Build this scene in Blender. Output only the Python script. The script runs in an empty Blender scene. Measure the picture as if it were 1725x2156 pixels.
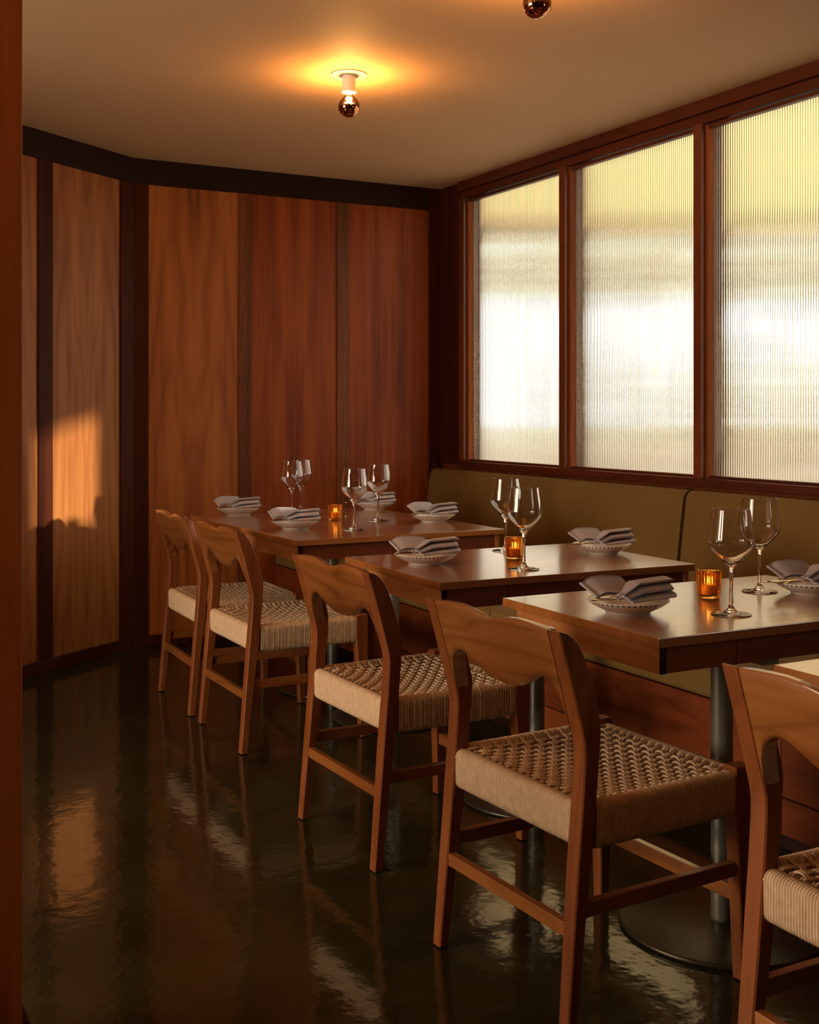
import bpy, bmesh, math, random
from mathutils import Vector, Matrix
random.seed(7)
R = math.radians
sc = bpy.context.scene
COL = sc.collection

# ------------------------------------------------------------------ camera
cam = bpy.data.cameras.new('camera')
cam.sensor_fit = 'HORIZONTAL'
cam.sensor_width = 36.0
cam.lens = 2472.0 / 1725.0 * 36.0
cam.shift_y = -(1078.0 - 867.0) / 1725.0
cam.clip_start = 0.05
cam.clip_end = 200
camo = bpy.data.objects.new('camera', cam)
COL.objects.link(camo)
camo.location = (0, 0, 1.235)
camo.rotation_euler = (R(90), 0, -R(28.06))
sc.camera = camo

# ------------------------------------------------------------------ world, sun, area light, exposure
SKY = 3.4
w = bpy.data.worlds.new('world')
sc.world = w
w.use_nodes = True
bg = w.node_tree.nodes['Background']
bg.inputs['Color'].default_value = (1.0, 0.92, 0.79, 1)
bg.inputs['Strength'].default_value = SKY

sun = bpy.data.lights.new('sun', 'SUN')
sun.energy = 7.0
sun.angle = R(1.2)
sun.color = (1.0, 0.90, 0.74)
suno = bpy.data.objects.new('sun', sun)
COL.objects.link(suno)
sd = Vector((-0.377, 0.926, -0.114)).normalized()
suno.rotation_euler = sd.to_track_quat('-Z', 'Y').to_euler()

# fill light added in the assumed, unseen window opening of the opposite wall
al = bpy.data.lights.new('assumed_west_window_fill', 'AREA')
al.shape = 'RECTANGLE'
al.size = 2.0
al.size_y = 1.3
al.energy = 140
al.color = (1.0, 0.78, 0.58)
alo = bpy.data.objects.new('assumed_west_window_fill', al)
COL.objects.link(alo)
alo.location = (-2.97, 3.0, 1.5)
alo.rotation_euler = (R(90), 0, -R(90))

sc.view_settings.view_transform = 'Standard'
sc.view_settings.look = 'None'
sc.view_settings.gamma = 1.0
sc.view_settings.use_curve_mapping = False
sc.view_settings.exposure = 0.0
cy = sc.cycles
cy.max_bounces = 14
cy.diffuse_bounces = 4
cy.glossy_bounces = 5
cy.transmission_bounces = 12
cy.transparent_max_bounces = 12
cy.caustics_reflective = True
cy.caustics_refractive = True
cy.blur_glossy = 0.2
cy.sample_clamp_indirect = 5.0
cy.use_denoising = True
cy.use_adaptive_sampling = True
cy.adaptive_threshold = 0.02

# ------------------------------------------------------------------ material helpers
class NT:
    def __init__(s, name):
        s.m = bpy.data.materials.new(name)
        s.m.use_nodes = True
        s.t = s.m.node_tree
        s.b = s.t.nodes['Principled BSDF']
        s.out = s.t.nodes['Material Output']
    def n(s, typ, **kw):
        nd = s.t.nodes.new(typ)
        for k, v in kw.items():
            setattr(nd, k, v)
        return nd
    def l(s, a, b):
        s.t.links.new(a, b)
    def math(s, op, a, b=None, c=None):
        nd = s.n('ShaderNodeMath', operation=op)
        for i, v in enumerate((a, b, c)):
            if v is None:
                continue
            if isinstance(v, (int, float)):
                nd.inputs[i].default_value = v
            else:
                s.l(v, nd.inputs[i])
        return nd.outputs[0]
    def ramp(s, fac, stops):
        nd = s.n('ShaderNodeValToRGB')
        e = nd.color_ramp.elements
        while len(e) < len(stops):
            e.new(0.5)
        for el, (p, c) in zip(e, stops):
            el.position = p
            el.color = (*c, 1)
        s.l(fac, nd.inputs[0])
        return nd.outputs[0]
    def noise(s, vec, scale, detail=3, rough=0.5):
        nd = s.n('ShaderNodeTexNoise')
        nd.inputs['Scale'].default_value = scale
        nd.inputs['Detail'].default_value = detail
        nd.inputs['Roughness'].default_value = rough
        if vec is not None:
            s.l(vec, nd.inputs['Vector'])
        return nd.outputs[0]
    def bump(s, h, strength, dist=0.001):
        nd = s.n('ShaderNodeBump')
        nd.inputs['Strength'].default_value = strength
        nd.inputs['Distance'].default_value = dist
        s.l(h, nd.inputs['Height'])
        s.l(nd.outputs[0], s.b.inputs['Normal'])
    def set(s, **kw):
        for k, v in kw.items():
            k = k.replace('_', ' ')
            if isinstance(v, tuple) and len(v) == 3:
                v = (*v, 1)
            s.b.inputs[k].default_value = v

def plain(name, col, rough=0.5, metal=0.0, spec=0.5):
    t = NT(name)
    t.set(Base_Color=col, Roughness=rough, Metallic=metal, Specular_IOR_Level=spec)
    return t.m

def wood(name, dark, mid, light, axis='Z', book=False, rough=0.36, fig=1.0, spec=0.4, band=26.0, coat=0.0):
    """grain along `axis` of the object's own space; book = veneer mirrored about the centre line"""
    t = NT(name)
    tc = t.n('ShaderNodeTexCoord')
    info = t.n('ShaderNodeObjectInfo')
    sep = t.n('ShaderNodeSeparateXYZ')
    t.l(tc.outputs['Object'], sep.inputs[0])
    X, Y, Z = sep.outputs
    if axis == 'Z': a, b, g = X, Y, Z
    elif axis == 'X': a, b, g = Y, Z, X
    else: a, b, g = X, Z, Y
    rnd = t.math('MULTIPLY', info.outputs['Random'], 37.0)
    if book:
        a = t.math('ABSOLUTE', a)
    g2 = t.math('ADD', g, rnd)
    b2 = t.math('ADD', b, rnd)
    # slow figure
    c1 = t.n('ShaderNodeCombineXYZ')
    t.l(t.math('MULTIPLY', a, 5.0), c1.inputs[0]); t.l(t.math('MULTIPLY', b2, 5.0), c1.inputs[1]); t.l(t.math('MULTIPLY', g2, 0.9), c1.inputs[2])
    n1 = t.noise(c1.outputs[0], 1.0, 2, 0.5)
    # cathedral rings: distance to a wandering pith line plus noise
    sh = t.math('SUBTRACT', t.math('MULTIPLY', a, 7.0), t.math('ADD', 0.55, t.math('MULTIPLY', n1, 0.6)))
    par = t.math('SQRT', t.math('ADD', t.math('MULTIPLY', sh, sh), 0.05))
    f = t.math('ADD', t.math('ADD', par, t.math('MULTIPLY', g2, 0.55)), t.math('MULTIPLY', n1, 1.5))
    ring = t.math('SINE', t.math('MULTIPLY', f, band))
    ring = t.math('POWER', t.math('ADD', t.math('MULTIPLY', ring, 0.5), 0.5), 0.38)
    # fibres
    c2 = t.n('ShaderNodeCombineXYZ')
    t.l(a, c2.inputs[0]); t.l(b2, c2.inputs[1]); t.l(t.math('MULTIPLY', g2, 0.035), c2.inputs[2])
    n2 = t.noise(c2.outputs[0], 170.0, 3, 0.65)
    n3 = t.noise(c2.outputs[0], 38.0, 2, 0.5)
    # broad colour drift
    c3 = t.n('ShaderNodeCombineXYZ')
    t.l(t.math('MULTIPLY', a, 9.0), c3.inputs[0]); t.l(b2, c3.inputs[1]); t.l(t.math('MULTIPLY', g2, 0.8), c3.inputs[2])
    n4 = t.noise(c3.outputs[0], 1.0, 2, 0.5)
    v = t.math('ADD', t.math('MULTIPLY', ring, 0.16 * fig), t.math('MULTIPLY', n2, 0.28))
    v = t.math('ADD', v, t.math('MULTIPLY', n3, 0.35))
    v = t.math('ADD', v, t.math('MULTIPLY', n4, 0.65 * fig + 0.1))
    v = t.math('SUBTRACT', v, 0.15 + 0.25 * fig)
    colr = t.ramp(v, [(0.05, dark), (0.42, mid), (0.85, light)])
    t.l(colr, t.b.inputs['Base Color'])
    t.set(Roughness=rough, Specular_IOR_Level=spec)
    if coat:
        t.set(Coat_Weight=coat, Coat_Roughness=0.14, Coat_IOR=1.8)
    t.bump(n2, 0.12, 0.0006)
    return t.m

M = {}
M['panel'] = wood('veneer_panel', (0.11, 0.022, 0.002), (0.31, 0.085, 0.013), (0.44, 0.150, 0.032), 'Z', True, 0.48, 1.1, 0.25, 15.0)
M['panel_left'] = wood('veneer_panel_tan', (0.14, 0.036, 0.006), (0.31, 0.105, 0.024), (0.46, 0.185, 0.055), 'Z', True, 0.52, 1.1, 0.2, 13.0)
M['panel_red'] = wood('veneer_panel_red', (0.09, 0.012, 0.001), (0.24, 0.046, 0.003), (0.37, 0.098, 0.010), 'Z', True, 0.50, 0.9, 0.2, 6.0)
M['stile_mid'] = wood('striped_stile', (0.03, 0.006, 0.001), (0.13, 0.034, 0.005), (0.25, 0.08, 0.014), 'Z', False, 0.48, 0.9, 0.2, 40.0)
M['stile'] = wood('dark_stile', (0.020, 0.004, 0.001), (0.060, 0.012, 0.003), (0.11, 0.027, 0.007), 'Z', False, 0.60, 0.6, 0.1)
M['rail_x'] = wood('dark_rail', (0.010, 0.003, 0.001), (0.022, 0.006, 0.002), (0.04, 0.011, 0.004), 'X', False, 0.55, 0.5, 0.15)
M['frame_y'] = wood('window_frame_wood_y', (0.028, 0.005, 0.0015), (0.085, 0.016, 0.004), (0.14, 0.032, 0.008), 'Y', False, 0.40, 0.6, 0.3)
M['frame_z'] = wood('window_frame_wood_z', (0.045, 0.009, 0.002), (0.14, 0.032, 0.007), (0.22, 0.06, 0.014), 'Z', False, 0.38, 0.6, 0.35)
M['bead'] = wood('bead_wood', (0.07, 0.014, 0.003), (0.21, 0.052, 0.010), (0.31, 0.09, 0.02), 'Z', False, 0.6, 0.6, 0.08)
M['pillar'] = wood('pillar_wood', (0.12, 0.025, 0.005), (0.42, 0.115, 0.022), (0.60, 0.20, 0.045), 'Z', True, 0.45, 1.2, 0.3, 15.0)
M['chair'] = wood('chair_wood', (0.11, 0.028, 0.006), (0.23, 0.068, 0.016), (0.33, 0.112, 0.030), 'Z', False, 0.42, 0.8, 0.25)
M['chair_y'] = wood('chair_wood_y', (0.09, 0.022, 0.004), (0.27, 0.088, 0.018), (0.42, 0.165, 0.042), 'Y', False, 0.36, 1.3, coat=0.8)
M['chair_x'] = wood('chair_wood_x', (0.16, 0.045, 0.010), (0.27, 0.085, 0.022), (0.36, 0.13, 0.038), 'X', False, 0.36, 0.5, coat=0.35)
M['top'] = wood('tabletop_wood', (0.22, 0.062, 0.012), (0.42, 0.150, 0.033), (0.54, 0.220, 0.062), 'X', False, 0.30, 0.5, 0.6, coat=1.0)
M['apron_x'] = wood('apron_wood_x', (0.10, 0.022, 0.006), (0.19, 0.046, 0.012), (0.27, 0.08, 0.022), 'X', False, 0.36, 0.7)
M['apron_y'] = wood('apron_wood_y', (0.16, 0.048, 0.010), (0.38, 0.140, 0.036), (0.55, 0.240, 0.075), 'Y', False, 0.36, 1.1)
M['bench_wood'] = wood('bench_board_wood', (0.08, 0.014, 0.003), (0.19, 0.042, 0.009), (0.30, 0.085, 0.020), 'Y', False, 0.38, 0.9)

def ceiling_mat():
    t = NT('ceiling_paint')
    tc = t.n('ShaderNodeTexCoord')
    n = t.noise(tc.outputs['Object'], 1.3, 3)
    c = t.ramp(n, [(0.2, (0.60, 0.39, 0.215)), (0.8, (0.66, 0.44, 0.25))])
    t.l(c, t.b.inputs['Base Color'])
    t.set(Roughness=0.7, Specular_IOR_Level=0.25)
    t.bump(t.noise(tc.outputs['Object'], 120, 3), 0.08, 0.001)
    return t.m
M['ceiling'] = ceiling_mat()

def floor_mat():
    t = NT('sealed_floor')
    tc = t.n('ShaderNodeTexCoord')
    n = t.noise(tc.outputs['Object'], 2.2, 5, 0.62)
    c = t.ramp(n, [(0.25, (0.010, 0.009, 0.003)), (0.6, (0.027, 0.023, 0.007)), (0.9, (0.055, 0.045, 0.015))])
    t.l(c, t.b.inputs['Base Color'])
    t.set(Specular_IOR_Level=0.62)
    r = t.math('ADD', 0.05, t.math('MULTIPLY', t.noise(tc.outputs['Object'], 5, 3), 0.10))
    t.l(r, t.b.inputs['Roughness'])
    h = t.math('ADD', t.math('MULTIPLY', t.noise(tc.outputs['Object'], 16, 2), 1.0), t.math('MULTIPLY', t.noise(tc.outputs['Object'], 60, 2, 0.5), 0.20))
    t.bump(h, 0.25, 0.004)
    return t.m
M['floor'] = floor_mat()

def leather():
    t = NT('olive_leather')
    tc = t.n('ShaderNodeTexCoord')
    n = t.noise(tc.outputs['Object'], 3, 3)
    c = t.ramp(n, [(0.25, (0.150, 0.088, 0.024)), (0.8, (0.195, 0.118, 0.034))])
    t.l(c, t.b.inputs['Base Color'])
    t.set(Roughness=0.62, Specular_IOR_Level=0.10)
    v = t.n('ShaderNodeTexVoronoi'); v.inputs['Scale'].default_value = 420
    t.l(tc.outputs['Object'], v.inputs['Vector'])
    t.bump(v.outputs['Distance'], 0.12, 0.0006)
    return t.m
M['leather'] = leather()

def cord_mat():
    t = NT('paper_cord')
    tc = t.n('ShaderNodeTexCoord')
    n = t.noise(tc.outputs['Object'], 55, 3)
    c = t.ramp(n, [(0.25, (0.50, 0.345, 0.205)), (0.75, (0.66, 0.48, 0.30))])
    t.l(c, t.b.inputs['Base Color'])
    t.set(Roughness=0.75, Specular_IOR_Level=0.2)
    return t.m
M['cord'] = cord_mat()

def napkin_mat():
    t = NT('striped_linen')
    tc = t.n('ShaderNodeTexCoord')
    sep = t.n('ShaderNodeSeparateXYZ')
    t.l(tc.outputs['Object'], sep.inputs[0])
    X, Y, Z = sep.outputs
    weave = t.noise(tc.outputs['Object'], 900, 1)
    base = t.ramp(weave, [(0.3, (0.37, 0.345, 0.36)), (0.7, (0.46, 0.43, 0.445))])
    # woven stripes near one end: one wide band between two groups of three thin lines
    d = t.math('ABSOLUTE', t.math('SUBTRACT', X, 0.036))
    wide = t.math('LESS_THAN', d, 0.0042)
    thin = t.math('MULTIPLY', t.math('MULTIPLY', t.math('GREATER_THAN', d, 0.0095), t.math('LESS_THAN', d, 0.0185)),
                  t.math('GREATER_THAN', t.math('SINE', t.math('MULTIPLY', d, 2094.0)), 0.25))
    s = t.math('MULTIPLY', t.math('MAXIMUM', wide, thin), t.math('LESS_THAN', Y, 0.004))
    mx = t.n('ShaderNodeMix', data_type='RGBA')
    t.l(s, mx.inputs[0]); t.l(base, mx.inputs[6]); mx.inputs[7].default_value = (0.56, 0.38, 0.31, 1)
    t.l(mx.outputs[2], t.b.inputs['Base Color'])
    t.set(Roughness=0.85, Specular_IOR_Level=0.15)
    t.bump(weave, 0.2, 0.0004)
    return t.m
M['napkin'] = napkin_mat()

def plate_mat():
    t = NT('dotted_stoneware')
    tc = t.n('ShaderNodeTexCoord')
    sep = t.n('ShaderNodeSeparateXYZ')
    t.l(tc.outputs['Object'], sep.inputs[0])
    X, Y, Z = sep.outputs
    r = t.math('SQRT', t.math('ADD', t.math('MULTIPLY', X, X), t.math('MULTIPLY', Y, Y)))
    ang = t.math('ARCTAN2', Y, X)
    dot = t.math('GREATER_THAN', t.math('SINE', t.math('MULTIPLY', ang, 46.0)), 0.25)
    rr = t.math('MULTIPLY', t.math('GREATER_THAN', r, 0.0945), t.math('LESS_THAN', r, 0.0992))
    up = t.math('GREATER_THAN', Z, 0.0262)
    f = t.math('MULTIPLY', t.math('MULTIPLY', dot, rr), up)
    mx = t.n('ShaderNodeMix', data_type='RGBA')
    t.l(f, mx.inputs[0]); mx.inputs[6].default_value = (0.68, 0.62, 0.54, 1); mx.inputs[7].default_value = (0.03, 0.035, 0.06, 1)
    t.l(mx.outputs[2], t.b.inputs['Base Color'])
    t.set(Roughness=0.22, Specular_IOR_Level=0.5)
    return t.m
M['plate'] = plate_mat()

def glass(name, col=(1, 1, 1), ior=1.45, rough=0.0):
    m = bpy.data.materials.new(name)
    m.use_nodes = True
    t = m.node_tree
    t.nodes.remove(t.nodes['Principled BSDF'])
    g = t.nodes.new('ShaderNodeBsdfGlass')
    g.inputs['Color'].default_value = (*col, 1)
    g.inputs['IOR'].default_value = ior
    g.inputs['Roughness'].default_value = rough
    t.links.new(g.outputs[0], t.nodes['Material Output'].inputs[0])
    return m
M['wine_glass'] = glass('wine_glass_crystal', (0.985, 0.985, 0.98), 1.48)
M['reeded'] = glass('reeded_glass', (0.97, 0.97, 0.94), 1.5, 0.055)
M['amber'] = glass('amber_pressed_glass', (1.0, 0.74, 0.36), 1.45)

def emit(name, col, s):
    m = bpy.data.materials.new(name)
    m.use_nodes = True
    t = m.node_tree
    t.nodes.remove(t.nodes['Principled BSDF'])
    g = t.nodes.new('ShaderNodeEmission')
    g.inputs['Color'].default_value = (*col, 1)
    g.inputs['Strength'].default_value = s
    t.links.new(g.outputs[0], t.nodes['Material Output'].inputs[0])
    return m
M['flame'] = emit('candle_flame', (1.0, 0.55, 0.18), 90)
M['filament'] = emit('filament_glow', (1.0, 0.62, 0.22), 140)

def bulb_glass():
    m = bpy.data.materials.new('thin_clear_bulb_glass')
    m.use_nodes = True
    t = m.node_tree
    t.nodes.remove(t.nodes['Principled BSDF'])
    tr = t.nodes.new('ShaderNodeBsdfTransparent'); tr.inputs[0].default_value = (1, 0.93, 0.80, 1)
    gl = t.nodes.new('ShaderNodeBsdfGlossy'); gl.inputs['Roughness'].default_value = 0.03
    fr = t.nodes.new('ShaderNodeFresnel'); fr.inputs[0].default_value = 1.45
    mx = t.nodes.new('ShaderNodeMixShader')
    t.links.new(fr.outputs[0], mx.inputs[0]); t.links.new(tr.outputs[0], mx.inputs[1]); t.links.new(gl.outputs[0], mx.inputs[2])
    t.links.new(mx.outputs[0], t.nodes['Material Output'].inputs[0])
    return m
M['bulb_glass'] = bulb_glass()
M['copper'] = plain('copper_mirror_coat', (0.62, 0.27, 0.11), 0.05, 1.0)
M['porcelain'] = plain('white_porcelain', (0.80, 0.76, 0.70), 0.3)
M['metal'] = plain('dark_bronze_metal', (0.22, 0.205, 0.155), 0.38, 0.45)
M['disc'] = plain('dark_base_metal', (0.075, 0.060, 0.036), 0.30, 0.6)
M['cutlery'] = plain('brushed_bronze_cutlery', (0.62, 0.45, 0.26), 0.24, 1.0)
M['wax'] = plain('candle_wax', (0.85, 0.66, 0.42), 0.5)
M['black'] = plain('black_plastic', (0.012, 0.010, 0.009), 0.5)
M['outer'] = plain('dark_outer_frame', (0.02, 0.014, 0.010), 0.8, 0.0, 0.05)
M['plaster'] = plain('dark_plaster', (0.06, 0.028, 0.014), 0.7)
M['ground'] = plain('pale_concrete', (0.38, 0.34, 0.29), 0.8)
M['stucco'] = plain('tan_stucco', (0.45, 0.32, 0.165), 0.8)
M['gutter'] = plain('dark_gutter', (0.10, 0.075, 0.045), 0.5)
M['leaf'] = plain('leaf_green', (0.27, 0.245, 0.11), 0.6)
M['stem'] = plain('bark', (0.10, 0.065, 0.04), 0.8)

# ------------------------------------------------------------------ mesh helpers
class MB:
    def __init__(s):
        s.v = []; s.f = []; s.smooth = []
    def add(s, verts, faces, smooth=False):
        o = len(s.v)
        s.v += [tuple(p) for p in verts]
        for f in faces:
            s.f.append(tuple(i + o for i in f)); s.smooth.append(smooth)
    def box(s, x0, x1, y0, y1, z0, z1, bev=0.0):
        if bev <= 0:
            v = [(x, y, z) for z in (z0, z1) for y in (y0, y1) for x in (x0, x1)]
            s.add(v, [(0, 2, 3, 1), (4, 5, 7, 6), (0, 1, 5, 4), (2, 6, 7, 3), (0, 4, 6, 2), (1, 3, 7, 5)])
            return
        bm = bmesh.new()
        bmesh.ops.create_cube(bm, size=1.0)
        for q in bm.verts:
            q.co = Vector(((x0 + x1) / 2 + q.co.x * (x1 - x0), (y0 + y1) / 2 + q.co.y * (y1 - y0), (z0 + z1) / 2 + q.co.z * (z1 - z0)))
        bmesh.ops.bevel(bm, geom=list(bm.edges), offset=bev, segments=2, profile=0.5, affect='EDGES')
        bm.verts.index_update()
        s.add([q.co[:] for q in bm.verts], [[q.index for q in f.verts] for f in bm.faces])
        bm.free()
    def loft(s, rings, caps=True, smooth=True, closed=True):
        n = len(rings[0]); fs = []
        v = [p for r in rings for p in r]
        for i in range(len(rings) - 1):
            for j in range(n if closed else n - 1):
                k = (j + 1) % n
                fs.append((i * n + j, i * n + k, (i + 1) * n + k, (i + 1) * n + j))
        s.add(v, fs, smooth)
        if caps:
            o = len(s.v) - len(v)
            s.f.append(tuple(o + j for j in range(n))[::-1]); s.smooth.append(False)
            s.f.append(tuple(o + (len(rings) - 1) * n + j for j in range(n))); s.smooth.append(False)
    def lathe(s, prof, n=32, smooth=True, caps=False):
        rings = [[(r * math.cos(2 * math.pi * k / n), r * math.sin(2 * math.pi * k / n), z) for k in range(n)] for r, z in prof]
        s.loft(rings, caps, smooth)
    def tube(s, pts, r, n=6, smooth=True, caps=True):
        rings = []
        for i, p in enumerate(pts):
            a = Vector(pts[max(i - 1, 0)]); b = Vector(pts[min(i + 1, len(pts) - 1)])
            d = (b - a).normalized()
            up = Vector((0, 0, 1)) if abs(d.z) < 0.95 else Vector((1, 0, 0))
            e1 = d.cross(up).normalized(); e2 = e1.cross(d)
            rr = r[i] if isinstance(r, (list, tuple)) else r
            rings.append([tuple(Vector(p) + e1 * rr * math.cos(2 * math.pi * k / n) + e2 * rr * math.sin(2 * math.pi * k / n)) for k in range(n)])
        s.loft(rings, caps, smooth)
    def mesh(s, name, mat, fix=True):
        me = bpy.data.meshes.new(name)
        me.from_pydata(s.v, [], s.f)
        me.polygons.foreach_set('use_smooth', s.smooth)
        if fix:
            bm = bmesh.new(); bm.from_mesh(me)
            bmesh.ops.recalc_face_normals(bm, faces=bm.faces)
            bm.to_mesh(me); bm.free()
        if mat is not None:
            me.materials.append(mat)
        me.update()
        return me

def obj(name, me, parent=None, loc=None, kind=None, label=None):
    o = bpy.data.objects.new(name, me)
    COL.objects.link(o)
    if parent is not None:
        o.parent = parent
    if loc is not None:
        o.location = loc
    if kind: o['kind'] = kind
    if label: o['label'] = label
    return o

def tag(o, label, cat, group=None):
    o['label'] = label; o['category'] = cat
    if group: o['group'] = group
    return o

def thing(name, label, cat, loc=(0, 0, 0), rz=0.0, group=None):
    o = bpy.data.objects.new(name, None)
    COL.objects.link(o)
    o.empty_display_size = 0.05
    o.location = loc; o.rotation_euler = (0, 0, rz)
    return tag(o, label, cat, group)

def dup(root, loc, rz, label):
    c = root.copy(); COL.objects.link(c)
    c.location = loc; c.rotation_euler = (0, 0, rz); c['label'] = label
    for ch in list(root.children):
        d = ch.copy(); COL.objects.link(d); d.parent = c
        for g in list(ch.children):
            e = g.copy(); COL.objects.link(e); e.parent = d
    return c

def centred_box(name, mat, x0, x1, y0, y1, z0, z1, parent=None, bev=0.0, kind=None, label=None):
    """a box whose origin is its centre, so that its grain is its own"""
    hx, hy, hz = (x1 - x0) / 2, (y1 - y0) / 2, (z1 - z0) / 2
    mb = MB(); mb.box(-hx, hx, -hy, hy, -hz, hz, bev)
    return obj(name, mb.mesh(name, mat), parent, ((x0 + x1) / 2, (y0 + y1) / 2, (z0 + z1) / 2), kind, label)

def lerp(tab, x):
    if x <= tab[0][0]: return tab[0][1]
    for (a, b), (c, d) in zip(tab, tab[1:]):
        if x <= c:
            return b + (d - b) * (x - a) / (c - a)
    return tab[-1][1]

# ------------------------------------------------------------------ room shell
CH = 2.562      # ceiling height
XW = 3.469      # window wall face
YB = 6.094      # back wall face
mb = MB(); mb.box(-3.2, 3.75, -2.7, 6.4, -0.12, 0.0)
obj('floor', mb.mesh('floor', M['floor']), kind='structure')
mb = MB(); mb.box(-3.2, 3.75, -2.7, 6.4, CH, CH + 0.12)
obj('ceiling', mb.mesh('ceiling', M['ceiling']), kind='structure')

# back wall: backing, veneer panels set back between proud stiles, top rail, baseboard
PR = 0.018
wb = centred_box('wall_back', M['plaster'], 1.60, XW, YB + PR, YB + 0.14, 0, CH, kind='structure')
def child(o, parent):
    o.parent = parent
    o.matrix_parent_inverse = Matrix.Translation(parent.location).inverted() if parent.rotation_euler.z == 0 else parent.matrix_world.inverted()
    return o
for x0, x1 in ((1.693, 2.192), (2.266, 2.781), (2.856, 3.381)):
    child(centred_box('panel', M['panel'] if x0 < 2 else M['panel_red'], x0 - 0.004, x1 + 0.004, YB + PR - 0.010, YB + PR + 0.002, 0.058, 2.43), wb)
for x0, x1 in ((1.612, 1.693), (2.192, 2.266), (2.781, 2.856), (3.381, XW)):
    child(centred_box('stile', M['stile_mid'] if 2 < x0 < 3 else M['stile'], x0, x1, YB, YB + PR + 0.002, 0.058, 2.43 if x0 < 3.3 else CH, bev=0.0015), wb)
child(centred_box('top_rail', M['rail_x'], 1.612, 3.381, YB - 0.002, YB + PR + 0.002, 2.43, CH, bev=0.0015), wb)
centred_box('baseboard_back', M['stile'], 1.60, XW, YB - 0.006, YB + PR, 0, 0.058, bev=0.002, kind='structure')

# angled left wall, built in its own frame: local x runs from the corner along the wall, local y into the wall
ang = R(54.4)
d2 = Vector((-math.sin(ang), -math.cos(ang), 0))
rotz = math.atan2(d2.y, d2.x)
LW = 3.2
def left_box(name, mat, s0, s1, n0, n1, z0, z1, parent=None, bev=0.0, kind=None):
    # n measured out of the wall face into the room
    hx, hy, hz = (s1 - s0) / 2, (n1 - n0) / 2, (z1 - z0) / 2
    m = MB(); m.box(-hx, hx, -hy, hy, -hz, hz, bev)
    o = obj(name, m.mesh(name, mat), None, None, kind)
    # with local x = wall direction, local +y = (-d2.y, d2.x) rotated: room side
    nn = Vector((-d2.y, d2.x, 0))
    c = Vector((1.613, YB, 0)) + d2 * ((s0 + s1) / 2) + nn * ((n0 + n1) / 2)
    o.location = (c.x, c.y, (z0 + z1) / 2)
    o.rotation_euler = (0, 0, rotz)
    if parent is not None:
        o.parent = parent
        pm = Matrix.Translation(parent.location) @ Matrix.Rotation(parent.rotation_euler.z, 4, 'Z')
        o.matrix_parent_inverse = pm.inverted()
    return o
SGN = -1.0 if Vector((-d2.y, d2.x, 0)).dot(Vector((0.582, -0.813, 0))) < 0 else 1.0
def LB(name, mat, s0, s1, a, b, *r, **k):
    n0, n1 = sorted((a * SGN, b * SGN))
    return left_box(name, mat, s0, s1, n0, n1, *r, **k)
PL = 0.022
wl = LB('wall_left', M['plaster'], 0.0, LW, -0.14, -PL, 0, CH, kind='structure')
edges = [(0.095, 0.587), (0.678, 1.17), (1.262, 1.754), (1.846, 2.338), (2.43, 3.1)]
for s0, s1 in edges:
    LB('panel', M['panel_left'], s0 - 0.006, s1 + 0.006, -PL, -PL + 0.010, 0.058, 2.43, parent=wl)
for s0, s1 in [(0.0, 0.095)] + [(edges[i][1], edges[i + 1][0]) for i in range(4)] + [(3.1, LW)]:
    LB('stile', M['stile'], s0, s1, -PL, 0.0, 0.058, 2.43, parent=wl, bev=0.0015)
LB('top_rail', M['rail_x'], -0.005, LW, -PL, 0.003, 2.43, CH, parent=wl, bev=0.0015)
LB('baseboard_left', M['stile'], -0.01, LW, -PL, 0.006, 0, 0.058, bev=0.002, kind='structure')

# rest of the shell, behind and beside the camera
ex, ey = 1.613 + d2.x * LW, YB + d2.y * LW
centred_box('wall_northwest', M['plaster'], -3.1, ex + 0.05, ey, ey + 0.14, 0, CH, kind='structure')
centred_box('wall_front', M['plaster'], -3.1, 3.6, -2.64, -2.5, 0, CH, kind='structure')
ww = MB()
ww.box(-3.14, -3.0, -2.6, 2.0, 0, CH); ww.box(-3.14, -3.0, 4.0, ey + 0.1, 0, CH)
ww.box(-3.14, -3.0, 2.0, 4.0, 0, 0.85); ww.box(-3.14, -3.0, 2.0, 4.0, 2.15, CH)  # assumed window opening, left around the added fill light
obj('wall_west', ww.mesh('wall_west', M['plaster']), kind='structure')

# wood-clad pillar at the left of the frame
pil = centred_box('pillar', M['pillar'], 0.10, 0.398, 2.30, 2.42, 0, CH, bev=0.003, kind='structure')
pil['label'] = 'veneered wooden pillar at the left edge of the room'
child(centred_box('plinth', M['stile'], 0.092, 0.414, 2.312, 2.43, 0, 0.075, bev=0.003), pil)

# window wall: wall below and above, header boards, sill, posts, beads and reeded panes
wr = MB()
SY0, SY1, SZ0, SZ1 = -0.55, 0.84, 1.33, 1.88      # small open window assumed beside the camera, unseen, shaped for the sun patch
wr.box(XW, XW + 0.13, -2.6, YB + 0.1, 0, 0.925)
wr.box(XW, XW + 0.13, 5.852, YB + 0.1, 0.925, CH)
wr.box(XW, XW + 0.13, -2.6, SY0, 0.925, CH)
wr.box(XW, XW + 0.13, SY1, 2.83, 0.925, CH)
wr.box(XW, XW + 0.13, SY0, SY1, 0.925, SZ0)
wr.box(XW, XW + 0.13, SY0, SY1, SZ1, CH)
wr.box(XW + 0.02, XW + 0.13, 2.83, 5.852, 2.475, CH)
wro = obj('wall_right', wr.mesh('wall_right', M['frame_z']), kind='structure')
for y0, y1 in ((5.985, YB), (5.87, 5.983)):
    child(centred_box('corner_board', M['stile'], XW - 0.012 if y0 > 5.9 else XW - 0.006, XW + 0.002, y0, y1, 0.93, CH, bev=0.0015), wro)
centred_box('trim_1', M['frame_y'], XW - 0.030, XW + 0.03, -1.2, 5.866, 2.506, CH, bev=0.002, kind='structure')
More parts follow.
